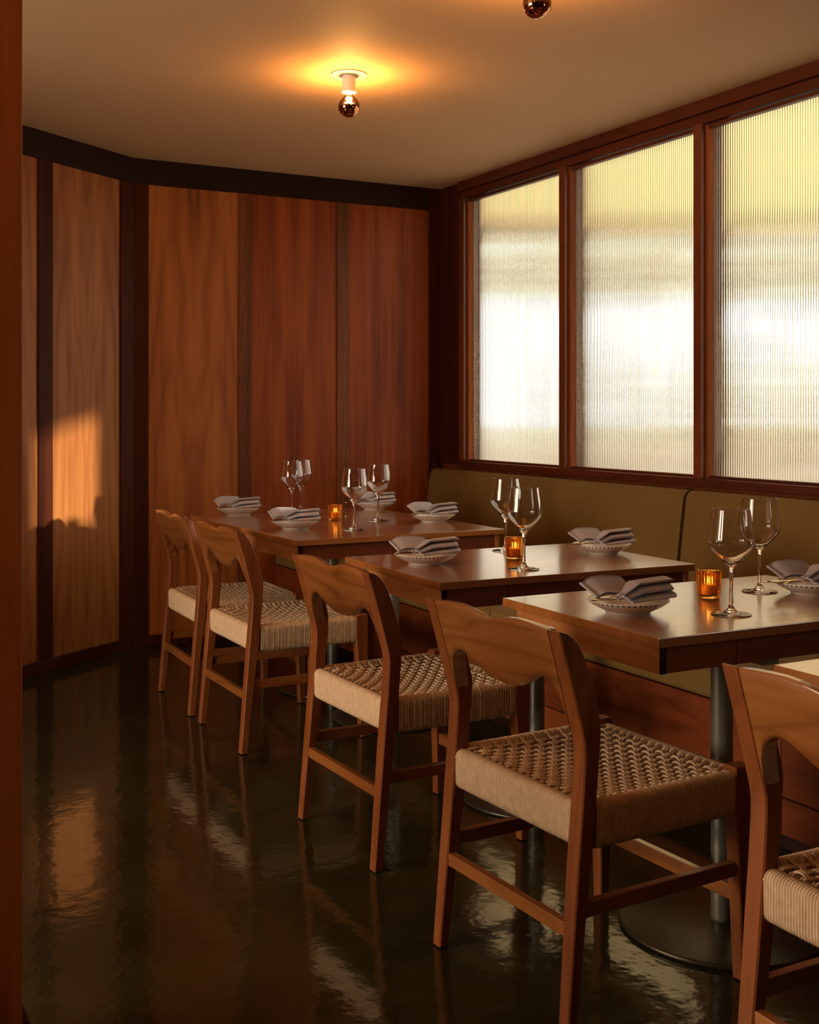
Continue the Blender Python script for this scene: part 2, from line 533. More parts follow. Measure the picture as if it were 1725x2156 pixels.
centred_box('trim_2', M['frame_y'], XW - 0.012, XW + 0.05, -1.2, 5.845, 2.462, 2.505, bev=0.002, kind='structure')
centred_box('trim_3', M['frame_y'], XW - 0.035, XW + 0.10, -1.2, 5.862, 0.916, 0.952, bev=0.003, kind='structure')
P = [5.80 - 0.99 * i for i in range(4)]          # near edge of each post; the post spans P..P+0.052
for i, y in enumerate(P):
    centred_box('trim_%d' % (4 + i), M['frame_z'], XW - 0.026, XW + 0.045, y, y + 0.052, 0.952, 2.462, bev=0.002, kind='structure')
    child(centred_box('outer_post', M['outer'], XW + 0.045, XW + 0.13, y - 0.004, y + 0.056, 0.955, 2.473), wro)

def pane_mesh(width, height):
    pitch = 0.0131; n = int(width / pitch); pitch = width / n
    th = 0.005; rad = 0.0118; seg = 8
    a = math.asin(pitch / 2 / rad)
    m = MB()
    for k in range(n):
        y = -width / 2 + (k + 0.5) * pitch
        col = []
        for j in range(seg + 1):
            t = -a + 2 * a * j / seg
            col.append((th + rad * math.cos(t) - rad * math.cos(a), y + rad * math.sin(t)))
        v = [(x, yy, -height / 2) for x, yy in col] + [(x, yy, height / 2) for x, yy in col]
        m.add(v, [(j, j + 1, seg + 2 + j, seg + 1 + j) for j in range(seg)], True)
    w2, h2 = width / 2, height / 2
    m.add([(0, -w2, -h2), (0, w2, -h2), (0, w2, h2), (0, -w2, h2)], [(0, 3, 2, 1)])
    m.add([(0, -w2, -h2), (th, -w2, -h2), (th, -w2, h2), (0, -w2, h2)], [(0, 1, 2, 3)])
    m.add([(0, w2, -h2), (th, w2, -h2), (th, w2, h2), (0, w2, h2)], [(3, 2, 1, 0)])
    m.add([(0, -w2, h2), (th, -w2, h2), (th, w2, h2), (0, w2, h2)], [(0, 1, 2, 3)])
    m.add([(0, -w2, -h2), (th, -w2, -h2), (th, w2, -h2), (0, w2, -h2)], [(3, 2, 1, 0)])
    return m.mesh('reeded_pane', M['reeded'], fix=False)
GW, GH = 0.99 - 0.052, 2.452 - 0.952
pm = pane_mesh(GW - 0.016, GH - 0.012)
beads = {}
def bead_mesh(key, sx, sy, sz, mat):
    if key not in beads:
        m = MB(); m.box(-sx / 2, sx / 2, -sy / 2, sy / 2, -sz / 2, sz / 2, 0.0015)
        beads[key] = m.mesh('bead_' + key, mat)
    return beads[key]
for i in range(3):
    y0, y1 = P[i + 1] + 0.052, P[i]
    yc = (y0 + y1) / 2; zc = (0.952 + 2.452) / 2
    wn = bpy.data.objects.new('window_%d' % (i + 1), None)
    COL.objects.link(wn); wn['kind'] = 'structure'
    wn.location = (XW, yc, zc)
    for sgn in (-1, 1):
        obj('bead', bead_mesh('side', 0.030, 0.018, GH, M['bead']), wn, (0.012, sgn * (GW / 2 - 0.009), 0))
    obj('bead', bead_mesh('rail', 0.030, GW - 0.036, 0.012, M['frame_y']), wn, (0.012, 0, -GH / 2 + 0.006))
    obj('bead', bead_mesh('top', 0.030, GW - 0.036, 0.016, M['frame_y']), wn, (0.012, 0, GH / 2 - 0.003))
    obj('pane', pm, wn, (0.030, 0, 0))
# ------------------------------------------------------------------ banquette
bq = thing('banquette', 'long olive leather banquette with wooden plank base under the windows', 'bench', (0, 0, 0))
YN = 0.2
def back_panel(y0, y1):
    # cross-section in x,z, rounded at the top, lofted along y with rounded ends
    prof = [(3.455, 0.46), (3.322, 0.46), (3.331, 0.50), (3.372, 0.80), (3.383, 0.872), (3.391, 0.889), (3.405, 0.900), (3.425, 0.903), (3.445, 0.900), (3.455, 0.888)]
    cx, cz = 3.42, 0.70
    rings = []
    for y, k in ((y0, 0.93), (y0 + 0.004, 0.965), (y0 + 0.012, 0.99), (y0 + 0.026, 1.0), (y1 - 0.026, 1.0), (y1 - 0.012, 0.99), (y1 - 0.004, 0.965), (y1, 0.93)):
        rings.append([((cx + (x - cx) * k) if x < 3.45 else x, y, (cz + (z - cz) * (1 - (1 - k) * 0.35))) for x, z in prof])
    m = MB(); m.loft(rings)
    return m.mesh('backrest', M['leather'])
for y0, y1 in ((3.868, YB - 0.003), (1.612, 3.850), (YN, 1.596)):
    obj('backrest', back_panel(y0, y1), bq)
for y0, y1 in ((3.854, YB - 0.003), (1.60, 3.850), (YN, 1.596)):
    centred_box('seat_cushion', M['leather'], 2.40, 3.32, y0, y1, 0.392, 0.472, bq, bev=0.012)
seams = [YB - 0.002, 4.9, 3.6, 2.35, 1.0, YN]
for y1, y0 in zip(seams, seams[1:]):
    centred_box('plank', M['bench_wood'], 2.402, 2.424, y0 + 0.001, y1 - 0.001, 0.186, 0.389, bq, bev=0.002)
    centred_box('plank', M['bench_wood'], 2.402, 2.424, y0 + 0.001, y1 - 0.001, 0.083, 0.182, bq, bev=0.002)
centred_box('toe_kick', M['rail_x'], 2.50, 2.52, YN, YB - 0.002, 0.0, 0.10, bq)
centred_box('bench_frame', M['rail_x'], 2.424, 3.465, YN, YB - 0.002, 0.10, 0.391, bq)

# ------------------------------------------------------------------ tables
def make_table(label, x0, y1, lx, ly, rz, px, py):
    """x0,y1 = corner on the aisle side farthest along the room"""
    t = thing('dining_table', label, 'table', (x0, y1 - ly, 0), rz, 'wooden tables along the banquette')
    # local frame: x 0..lx from the aisle to the bench, y 0..ly away from the camera
    centred_box('tabletop', M['top'], 0, lx, 0, ly, 0.728, 0.75, t, bev=0.0018)
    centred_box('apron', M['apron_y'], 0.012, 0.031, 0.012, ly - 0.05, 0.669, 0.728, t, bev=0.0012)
    centred_box('end_cap', M['rail_x'], 0.0125, 0.0305, 0.0105, 0.0119, 0.6695, 0.7275, t)
    cuts = [0.0315, 0.235, 0.60, lx - 0.035]
    for a, b in zip(cuts, cuts[1:]):
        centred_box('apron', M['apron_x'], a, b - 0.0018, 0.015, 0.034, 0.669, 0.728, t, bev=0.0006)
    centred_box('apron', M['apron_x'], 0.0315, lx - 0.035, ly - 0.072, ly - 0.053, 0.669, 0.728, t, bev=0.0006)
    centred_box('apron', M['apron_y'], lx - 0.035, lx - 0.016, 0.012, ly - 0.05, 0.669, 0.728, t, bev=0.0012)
    m = MB(); m.lathe([(0.0, 0.012), (0.026, 0.012), (0.0265, 0.02), (0.0265, 0.655), (0.026, 0.66), (0, 0.66)], 32)
    obj('column', m.mesh('table_column', M['metal']), t, (px, py, 0))
    m = MB(); m.lathe([(0, 0), (0.240, 0), (0.2455, 0.003), (0.2455, 0.009), (0.2435, 0.0115), (0.240, 0.0125), (0.0, 0.0130)], 72)
    obj('base', m.mesh('table_base', M['disc']), t, (px, py, 0))
    m = MB(); m.box(-0.16, 0.16, -0.025, 0.025, 0.656, 0.668); m.box(-0.025, 0.025, -0.16, 0.16, 0.656, 0.668); m.box(-0.05, 0.05, -0.05, 0.05, 0.668, 0.7275)
    obj('bracket', m.mesh('table_bracket', M['metal']), t, (px, py, 0))
    return t
make_table('wooden table against the panelled back wall, farther half of the long pair', 1.692, 5.343, 0.935, 0.6215, R(0.8), 0.485, 0.085)
make_table('wooden table joined to the back-wall table, nearer half of the long pair', 1.701, 4.7195, 0.935, 0.6215, R(0.8), 0.478, 0.125)
make_table('small wooden table standing alone between the long pair and the near table', 1.641, 3.565, 0.925, 0.668, R(-1.3), 0.490, 0.255)
make_table('near wooden table with a large wine glass pair and orange candle', 1.650, 2.587, 0.925, 0.624, R(-0.3), 0.345, 0.182)
make_table('wooden table of which only one corner shows at the right edge', 1.675, 1.658, 0.925, 0.624, 0.0, 0.490, 0.182)

# ------------------------------------------------------------------ chairs
W2 = 0.25; LT = 0.040
XR = [(0, 0), (0.15, 0.0125), (0.31, 0.026), (0.385, 0.032), (0.46, 0.039), (0.535, 0.0445), (0.56, 0.0452), (0.58, 0.0435), (0.60, 0.039), (0.631, 0.030), (0.721, 0.005), (0.806, -0.021)]
XF = [(0, 0.026), (0.149, 0.041), (0.264, 0.052), (0.363, 0.067), (0.423, 0.072), (0.50, 0.079), (0.561, 0.084), (0.60, 0.0865), (0.617, 0.086), (0.658, 0.076), (0.704, 0.062), (0.754, 0.043), (0.777, 0.031), (0.792, 0.017), (0.801, 0.003), (0.806, -0.014)]
def chamf(x0, x1, y0, y1, z, c=0.003):
    c = min(c, (x1 - x0) * 0.4)
    return [(x0 + c, y0, z), (x1 - c, y0, z), (x1, y0 + c, z), (x1, y1 - c, z), (x1 - c, y1, z), (x0 + c, y1, z), (x0, y1 - c, z), (x0, y0 + c, z)]
def rear_leg():
    zs = [0.004, 0.08, 0.15, 0.22, 0.31, 0.385, 0.46, 0.51, 0.54, 0.56, 0.58, 0.60, 0.617, 0.64, 0.67, 0.70, 0.73, 0.754, 0.777, 0.792, 0.801, 0.806]
    rings = []
    for z in zs:
        t = 0.031 + (LT - 0.031) * min(1, z / 0.32)
        rings.append(chamf(lerp(XR, z), lerp(XF, z), -t, 0, z))
    m = MB(); m.loft(rings, smooth=False)
    return m.mesh('rear_leg', M['chair'])
def front_leg():
    rings = []
    for z, a, b in ((0.004, 0.478, 0.504), (0.15, 0.4735, 0.507), (0.30, 0.4665, 0.5085), (0.335, 0.4635, 0.5085), (0.36, 0.459, 0.5085), (0.463, 0.459, 0.5085), (0.468, 0.462, 0.5055)):
        t = 0.030 + (LT - 0.030) * min(1, z / 0.32)
        y = -t if z < 0.467 else -t + 0.003
        rings.append(chamf(a, b, y, 0 if z < 0.467 else -0.003, z))
    m = MB(); m.loft(rings, smooth=False)
    return m.mesh('front_leg', M['chair'])
DT = [(0, 0.806), (0.03, 0.8085), (0.06, 0.8105), (0.10, 0.812), (0.13, 0.810), (0.155, 0.8055), (0.18, 0.800), (0.195, 0.7975), (0.21, 0.7965)]
DB = [(0, 0.600), (0.004, 0.630), (0.008, 0.648), (0.014, 0.665), (0.022, 0.679), (0.032, 0.689), (0.045, 0.696), (0.058, 0.6985), (0.072, 0.697), (0.088, 0.690), (0.108, 0.678), (0.13, 0.666), (0.15, 0.659), (0.175, 0.654), (0.21, 0.6525)]
def crest():
    half = W2 - LT - 0.0008
    ds = [0, 0.002, 0.004, 0.006, 0.008, 0.011, 0.014, 0.018, 0.022, 0.027, 0.032, 0.038, 0.045, 0.052, 0.058, 0.065, 0.072, 0.08, 0.088, 0.098, 0.108, 0.12, 0.13, 0.14, 0.15, 0.162, 0.175, 0.19, 0.2092]
    ys = [(-half + d, d) for d in ds] + [(half - d, d) for d in ds[::-1][1:]]
    rings = []
    for y, d in ys:
        zt, zb = lerp(DT, d), lerp(DB, d)
        th = 0.036 - 0.016 * math.sin(min(1, d / 0.2) * math.pi / 2)
        c = 0.004
        def thz(z):
            return max(0.006, min(th, lerp(XF, min(z, 0.7995)) - lerp(XR, z) + max(0, d - 0.004) * 0.35))
        sec = []
        for k in range(7):
            z = zb + c + (zt - zb - 2 * c) * k / 6
            sec.append((lerp(XR, z) + 0.0008, y, z))
        sec += [(lerp(XR, zt) + c * 0.8, y, zt - 0.0005), (lerp(XR, zt) + thz(zt) * 0.6, y, zt)]
        for k in range(6, -1, -1):
            z = zb + c + (zt - zb - 2 * c) * k / 6
            sec.append((lerp(XR, z) + thz(z), y, z))
        sec += [(lerp(XR, zb) + th - c, y, zb), (lerp(XR, zb) + c, y, zb)]
        rings.append(sec)
    m = MB(); m.loft(rings, smooth=False)
    me = m.mesh('crest', M['chair_y'])
    for p in me.polygons:
        n = p.normal
        p.use_smooth = abs(n.x) > 0.85
    return me
def wrap(length, depth, z0, z1, pitch=0.0064):
    """a rail wound round with cord: rounded-rectangle section lofted with one ridge per turn, along y"""
    n = max(4, int(length / pitch)); pitch = length / n
    r = 0.016; cx, cz = 0.0, (z0 + z1) / 2
    hx, hz = depth / 2, (z1 - z0) / 2
    sec = []
    for qx, qz, a0 in ((1, 1, 0), (-1, 1, 90), (-1, -1, 180), (1, -1, 270)):
        rr = min(r, hx * 0.95)
        for k in range(4):
            a = R(a0 + 30 * k)
            sec.append((qx * (hx - rr) + rr * math.cos(a), qz * (hz - rr) + rr * math.sin(a), math.cos(a), math.sin(a)))
    rings = []
    rnd = random.Random(3)
    for i in range(n):
        j = rnd.uniform(-0.0004, 0.0004)
        for t, h in ((0.0, -0.0034), (0.16, -0.0006), (0.5, 0.0008), (0.84, -0.0006)):
            y = -length / 2 + (i + t) * pitch
            rings.append([(x + nx * (h + j * (t > 0)), y, cz + z + nz * (h + j * (t > 0))) for x, z, nx, nz in sec])
    rings.append([(x, length / 2, cz + z) for x, z, nx, nz in sec])
    m = MB(); m.loft(rings)
    return m.mesh('cord_wrap', M['cord'])
def weave():
    m = MB()
    x0, x1 = 0.066, 0.478; y0, y1 = -0.232, 0.232
    nw, nf = 17, 19      # warp pairs along x, weft pairs along y
    wy = [y0 + 0.030 + (y1 - y0 - 0.060) * i / (nw - 1) for i in range(nw)]
    fx = [x0 + 0.026 + (x1 - x0 - 0.052) * j / (nf - 1) for j in range(nf)]
    def surf(x, y):
        u = (x - x0) / (x1 - x0); v = (y - y0) / (y1 - y0)
        return 0.456 - 0.026 * (4 * u * (1 - u)) ** 0.6 * (4 * v * (1 - v)) ** 0.45
    amp = 0.0042; rad = 0.0030
    for i, y in enumerate(wy):
        for s in (-0.0031, 0.0031):
            pts = [(x0 - 0.006, y + s, 0.448), (x0 + 0.006, y + s, 0.4545)]
            for j, x in enumerate(fx):
                h = amp if (i + j) % 2 == 0 else -amp
                dx = 0.0052
                pts += [(x - dx, y + s, surf(x, y) + h), (x + dx, y + s, surf(x, y) + h)]
            pts += [(x1 - 0.006, y + s, 0.4545), (x1 + 0.006, y + s, 0.448)]
            m.tube(pts, rad, 5, True, False)
    for j, x in enumerate(fx):
        for s in (-0.0031, 0.0031):
            pts = [(x + s, y0 - 0.004, 0.452), (x + s, y0 + 0.010, 0.4575)]
            for i, y in enumerate(wy):
                h = -amp if (i + j) % 2 == 0 else amp
                dy = 0.0060
                pts += [(x + s, y - dy, surf(x, y) + h), (x + s, y + dy, surf(x, y) + h)]
            pts += [(x + s, y1 - 0.010, 0.4575), (x + s, y1 + 0.004, 0.452)]
            m.tube(pts, rad, 5, True, False)
    return m.mesh('seat_weave', M['cord'])

CG = 'matching chairs facing the banquette'
ch0 = thing('dining_chair', 'x', 'chair', (0, 0, 0), 0, CG)
rl, fl = rear_leg(), front_leg()
glide = MB(); glide.lathe([(0, 0), (0.008, 0), (0.009, 0.001), (0.009, 0.0045), (0, 0.0045)], 12)
glide = glide.mesh('glide', M['black'])
for me, gx in ((rl, 0.013), (fl, 0.491)):
    for s in (1, -1):
        o = obj('leg', me, ch0, (0, W2 if s > 0 else -W2 + 0.031, 0))
        if s < 0:
            # mirrored leg: outer face stays flush
            key = me.name + '_m'
            m2 = bpy.data.meshes.get(key)
            if m2 is None:
                m2 = me.copy(); m2.name = key
                for v in m2.vertices: v.co.y = -v.co.y
                m2.flip_normals()
            o.data = m2; o.location = (0, -W2, 0)
        obj('glide', glide, o, (gx, (-0.0155 if s > 0 else 0.0155), 0))
obj('backrest', crest(), ch0)
o = obj('seat_weave', weave(), ch0); o['kind'] = 'stuff'
wr_r = wrap(2 * (W2 - LT) + 0.004, 0.036, 0.366, 0.456)
obj('cord_wrap', wr_r, ch0, (0.056, 0, 0))
wr_f = wrap(2 * (W2 - LT) + 0.002, 0.036, 0.366, 0.457)
obj('cord_wrap', wr_f, ch0, (0.486, 0, 0))
wr_s = wrap(0.382, 0.034, 0.362, 0.458)
for s in (1, -1):
    o = obj('cord_wrap', wr_s, ch0, (0.268, s * (W2 - 0.0185), 0))
    o.rotation_euler = (0, 0, R(90) * s)
centred_box('stretcher', M['chair_y'], 0.021, 0.041, -W2 + 0.034, W2 - 0.034, 0.190, 0.219, ch0, bev=0.002)
centred_box('stretcher', M['chair_y'], 0.480, 0.500, -W2 + 0.034, W2 - 0.034, 0.166, 0.200, ch0, bev=0.002)
for s in (1, -1):
    a, b = sorted((s * (W2 - 0.009), s * (W2 - 0.029)))
    centred_box('stretcher', M['chair_x'], 0.046, 0.474, a, b, 0.230, 0.261, ch0, bev=0.002)
CH_POS = [
    ((1.339, 2.128, 0), R(2.6), 'largest whole wooden chair, its woven cord seat seen from behind at the near table'),
    ((1.386, 3.062, 0), R(1.6), 'wooden chair with cord seat behind the small lone table, third from the back wall'),
    ((1.450, 4.258, 0), R(0.0), 'wooden chair with pale cord seat at the long pair, second from the back wall'),
    ((1.454, 4.862, 0), R(-1.6), 'dark wooden chair at the far table, closest to the panelled back wall'),
    ((1.432, 1.268, 0), R(0.0), 'wooden chair cut off by the right edge of the view, before the table corner'),
]
ch0.location, ch0['label'] = CH_POS[0][0], CH_POS[0][2]
ch0.rotation_euler = (0, 0, CH_POS[0][1])
for loc, rz, lab in CH_POS[1:]:
    dup(ch0, loc, rz, lab)

# ------------------------------------------------------------------ table settings
TZ = 0.75
def make_plate(name):
    m = MB()
    m.lathe([(0.0, 0.0045), (0.044, 0.0045), (0.047, 0.0), (0.053, 0.0), (0.0545, 0.005), (0.062, 0.009), (0.085, 0.0205), (0.0985, 0.0305), (0.1000, 0.0325), (0.0990, 0.0340), (0.0965, 0.0325), (0.084, 0.0245), (0.062, 0.0135), (0.05, 0.0105), (0.0, 0.0095)], 64)
    return m.mesh(name, M['plate'])
plate_me = make_plate('side_plate')

def slab_loop(cv, cz, hv, hz, tilt, u, n=12):
    out = []
    for k in range(n):
        a = 2 * math.pi * k / n
        ca, sa = math.cos(a), math.sin(a)
        v = hv * math.copysign(abs(ca) ** 0.55, ca); z = hz * math.copysign(abs(sa) ** 0.75, sa)
        out.append((u, cv + v * math.cos(tilt) - z * math.sin(tilt), cz + v * math.sin(tilt) + z * math.cos(tilt)))
    return out
def make_napkin():
    m = MB()
    def sheet(fn, nu, nv, th):
        """a folded cloth: fn(a, b) -> point; thickened along its own normals"""
        P_ = [[Vector(fn(i / nu, j / nv)) for j in range(nv + 1)] for i in range(nu + 1)]
        top, bot = [], []
        for i in range(nu + 1):
            for j in range(nv + 1):
                du = P_[min(i + 1, nu)][j] - P_[max(i - 1, 0)][j]
                dv = P_[i][min(j + 1, nv)] - P_[i][max(j - 1, 0)]
                n = du.cross(dv)
                n = n.normalized() if n.length > 1e-12 else Vector((0, 0, 1))
                top.append(P_[i][j] + n * th / 2); bot.append(P_[i][j] - n * th / 2)
        W_ = nv + 1; N_ = len(top)
        fs = []
        for i in range(nu):
            for j in range(nv):
                q = (i * W_ + j, (i + 1) * W_ + j, (i + 1) * W_ + j + 1, i * W_ + j + 1)
                fs.append(q); fs.append(tuple(k + N_ for k in q[::-1]))
        rim = [i * W_ for i in range(nu)] + [nu * W_ + j for j in range(nv)] + [i * W_ + nv for i in range(nu, 0, -1)] + [j for j in range(nv, 0, -1)]
        for k, p in enumerate(rim):
            q = rim[(k + 1) % len(rim)]
            fs.append((p, q, q + N_, p + N_))
        m.add(top + bot, fs, True)
    # tail: two plies of a flat folded length, leaning up to the back left, its left end folded over
    def tail(off):
        def f(a, b):
            u = -0.092 + 0.118 * a + 0.020 * b * (a - 0.55)
            u -= 0.022 * b * max(0, a - 0.7) / 0.3
            z = 0.0410 + off + 0.037 * b + 0.012 * (1 - a) ** 2 * (1 - b) - 0.010 * max(0, 0.18 - a) / 0.18
            v = -0.016 + 0.062 * b + 0.012 * a
            return (u, v, z + 0.003 * math.sin(a * 4))
        return f
    sheet(tail(0.0), 14, 6, 0.0026)
    sheet(tail(0.0042), 14, 6, 0.0026)
    # left end fold joining the plies
    rings = []
    for k in range(7):
        b = k / 6
        p0 = Vector(tail(0.0)(0, b)); p1 = Vector(tail(0.0042)(0, b))
        c = (p0 + p1) / 2
        rings.append([(c.x + 0.0005 - 0.006 * math.sin(R(t)), c.y, c.z + 0.0036 * math.cos(R(t))) for t in range(0, 181, 30)])
    m.loft(rings, closed=True)
    # roll: one long cloth folded to and fro, section an S of four plies that opens toward the right end
    def roll(a, b):
        u = -0.046 + 0.138 * a
        open_ = 0.45 + 0.55 * min(1, a / 0.35)
        wv = 0.052 * (0.35 + 0.65 * min(1, a / 0.30)) * (1 - 0.10 * max(0, a - 0.8) / 0.2)
        t = b * 4.0
        p = t + math.sin(2 * math.pi * t) / (2 * math.pi) * 0.9
        s_ = 0.5 - 0.5 * math.cos(math.pi * t)
        z = 0.0372 + p * 0.0100 * open_ + 0.006 * a
        v = -0.078 + wv * s_ + 0.0050 * p * open_ + 0.010 * a
        skew = -0.006 * (p - 2) * (1 - a) + 0.004 * math.sin(p * 2.1) * a
        return (u + skew, v, z + 0.006 * s_ * (0.4 + 0.6 * a))
    sheet(roll, 20, 56, 0.0060)
    # turned-back corner laid between tail and roll
    def corner(a, b):
        return (-0.056 + 0.060 * a - 0.006 * b, -0.012 - 0.048 * b * (1 - 0.35 * a), 0.0420 + 0.020 * a * (1 - 0.3 * b) + 0.004 * math.sin(b * 3))
    sheet(corner, 8, 6, 0.0028)
    return m.mesh('napkin', M['napkin'], fix=False)
nap_me = make_napkin()
def make_fork():
    m = MB()
    def bar(sec):
        m.loft([[(u, -w_ / 2 + c, z), (u, w_ / 2 + c, z), (u, w_ / 2 + c, z + t_), (u, -w_ / 2 + c, z + t_)] for u, w_, z, t_, c in sec], smooth=False)
    bar([(-0.100, 0.009, 0.000, 0.0028, 0), (-0.094, 0.013, 0.000, 0.003, 0), (-0.03, 0.009, 0.0008, 0.003, 0), (0.030, 0.006, 0.002, 0.003, 0), (0.045, 0.010, 0.001, 0.0025, 0), (0.052, 0.022, -0.001, 0.0022, 0), (0.064, 0.023, -0.002, 0.002, 0)])
    for c in (-0.0096, -0.0032, 0.0032, 0.0096):
        bar([(0.063, 0.0036, -0.002, 0.002, c), (0.085, 0.003, 0.0, 0.0018, c), (0.102, 0.0018, 0.004, 0.0014, c)])
    return m.mesh('fork', M['cutlery'])
def make_knife():
    m = MB()
    m.loft([[(u, -w_ / 2 + c, z), (u, w_ / 2 + c, z), (u, w_ / 2 + c, z + t_), (u, -w_ / 2 + c, z + t_)] for u, w_, z, t_, c in
            ((-0.105, 0.010, 0, 0.004, 0), (-0.098, 0.014, 0, 0.005, 0), (0.0, 0.011, 0, 0.005, 0), (0.012, 0.008, 0.0005, 0.004, 0), (0.018, 0.015, 0.001, 0.0022, 0.001), (0.09, 0.016, 0.001, 0.0018, 0.0015), (0.112, 0.009, 0.001, 0.0015, -0.002), (0.118, 0.003, 0.001, 0.001, -0.004))], smooth=False)
    return m.mesh('table_knife', M['cutlery'])
fork_me, knife_me = make_fork(), make_knife()
# plate centre, whether the diner sits on the bench side, words for the labels
SET = [
    ((1.888, 5.255), 0, R(-8), 'on the far table by the back wall, chair side'),
    ((1.874, 4.524), 0, R(-12), 'on the long pair nearer half, chair side'),
    ((2.600, 5.250), 1, R(-10), 'on the far table by the back wall, bench side'),
    ((2.530, 4.525), 1, R(-4), 'on the long pair nearer half, bench side'),
    ((1.807, 3.282), 0, R(-8), 'on the small lone table, chair side'),
    ((2.475, 3.240), 1, R(-6), 'on the small lone table, bench side'),
    ((1.799, 2.253), 0, R(-6), 'on the near table, chair side'),
    ((2.420, 2.258), 1, R(-14), 'on the near table, bench side, cut off by the frame'),
]
for (x, y), bench, rz, words in SET:
    o = obj('side_plate', plate_me, None, (x, y, TZ)); o.rotation_euler = (0, 0, random.uniform(0, 6))
    tag(o, 'white plate with dotted rim ' + words, 'plate', 'plates set on the tables')
    o = obj('napkin', nap_me, None, (x, y, TZ)); o.rotation_euler = (0, 0, rz)
    tag(o, 'folded grey striped napkin ' + words, 'napkin', 'napkins on the plates')
    a = rz + (math.pi if bench else 0)
    for kind, me, off, da in (('fork', fork_me, 0.0, R(-2)), ('table_knife', knife_me, 0.016, R(3))):
        o = obj(kind, me, None, (x - math.sin(rz) * off + (0.0 if not bench else -0.035) + (0.02 if kind == 'table_knife' and not bench else 0), y + math.cos(rz) * off - 0.004, TZ + 0.0345))
        o.rotation_euler = (0, 0, a + da)
        tag(o, ('bronze fork ' if kind == 'fork' else 'bronze knife ') + 'tucked in napkin ' + words, kind.split('_')[-1], 'cutlery in the napkins')

def make_wine_glass():
    m = MB()
    outer = [(0.0, 0.0028), (0.020, 0.0020), (0.040, 0.0008), (0.0462, 0.0004), (0.0475, 0.0014), (0.046, 0.0026), (0.030, 0.0052), (0.014, 0.0095), (0.0075, 0.016), (0.0050, 0.026), (0.0042, 0.045), (0.0041, 0.075), (0.0046, 0.098), (0.0068, 0.111),
             (0.0125, 0.119), (0.024, 0.130), (0.038, 0.1445), (0.0485, 0.157), (0.0535, 0.1655), (0.0552, 0.174), (0.0545, 0.184), (0.0515, 0.205), (0.0475, 0.230), (0.0446, 0.2505), (0.0445, 0.2516), (0.0443, 0.2524)]
    inner = [(0.0438, 0.2528), (0.0433, 0.2524), (0.0431, 0.2516), (0.0432, 0.2505), (0.0462, 0.230), (0.0502, 0.205), (0.0531, 0.184), (0.0537, 0.1745), (0.0520, 0.167), (0.0470, 0.1585), (0.0365, 0.1465), (0.0225, 0.1330), (0.011, 0.1235), (0.0, 0.1205)]
    m.lathe(outer + inner, 56)
    return m.mesh('wine_glass', M['wine_glass'])
wg = make_wine_glass()
GL = [
    ((2.121, 5.160), 'front wine glass of the left pair on the far table'),
    ((2.230, 5.312), 'rear wine glass of the left pair on the far table'),
    ((2.065, 4.356), 'front wine glass of the right pair on the long table, right of its candle'),
    ((2.330, 4.665), 'rear wine glass of the right pair on the long table'),
    ((2.221, 3.453), 'wine glass standing behind the candle on the small lone table'),
    ((2.010, 3.021), 'wine glass standing before the candle on the small lone table'),
    ((2.000, 2.116), 'largest wine glass, right of the candle at the near table front'),
    ((2.321, 2.348), 'rear wine glass on the near table, toward the bench'),
]
for (x, y), lab in GL:
    tag(obj('wine_glass', wg, None, (x, y, TZ)), lab, 'wine glass', 'stemmed wine glasses')

def make_votive():
    n = 24
    def ring(r, z, rib):
        return [((r + rib * (0.5 + 0.5 * math.cos(k * math.pi / 2))) * math.cos(2 * math.pi * k / (4 * n)), (r + rib * (0.5 + 0.5 * math.cos(k * math.pi / 2))) * math.sin(2 * math.pi * k / (4 * n)), z) for k in range(4 * n)]
    m = MB()
    rings = [ring(0.004, 0.0, 0), ring(0.0255, 0.0, 0.0), ring(0.0265, 0.003, 0.0005), ring(0.0270, 0.010, 0.0022), ring(0.0295, 0.055, 0.0028), ring(0.0302, 0.068, 0.0030), ring(0.0300, 0.0715, 0.0022),
             ring(0.0280, 0.0722, 0.0), ring(0.0268, 0.069, 0), ring(0.0232, 0.012, 0), ring(0.020, 0.0075, 0), ring(0.004, 0.007, 0)]
    m.loft(rings)
    return m.mesh('votive_glass', M['amber'])
vm = make_votive()
wx = MB(); wx.lathe([(0, 0.0078), (0.0205, 0.0078), (0.0215, 0.010), (0.0220, 0.032), (0.0212, 0.034), (0.0, 0.0328)], 32)
wx = wx.mesh('candle_wax', M['wax'])
fm = MB(); fm.lathe([(0.0, 0.0345), (0.0020, 0.037), (0.0032, 0.041), (0.0026, 0.046), (0.0011, 0.051), (0.0, 0.054)], 12)
fm = fm.mesh('flame', M['flame'])
wk = MB(); wk.tube([(0, 0, 0.0325), (0.0003, 0, 0.0345), (0.0006, 0, 0.0362)], 0.0006, 5)
wk = wk.mesh('wick', M['black'])
for (x, y), lab in (((2.180, 4.797), 'lit ribbed amber candle holder on the long far table'), ((2.132, 3.260), 'lit ribbed amber candle holder on the small lone table'), ((2.133, 2.338), 'lit ribbed amber candle holder on the near table')):
    t = thing('candle_holder', lab, 'candle', (x, y, TZ), 0, 'amber candle holders')
    obj('glass_cup', vm, t)
    c = obj('candle', wx, t)
    obj('wick', wk, c); obj('flame', fm, c)

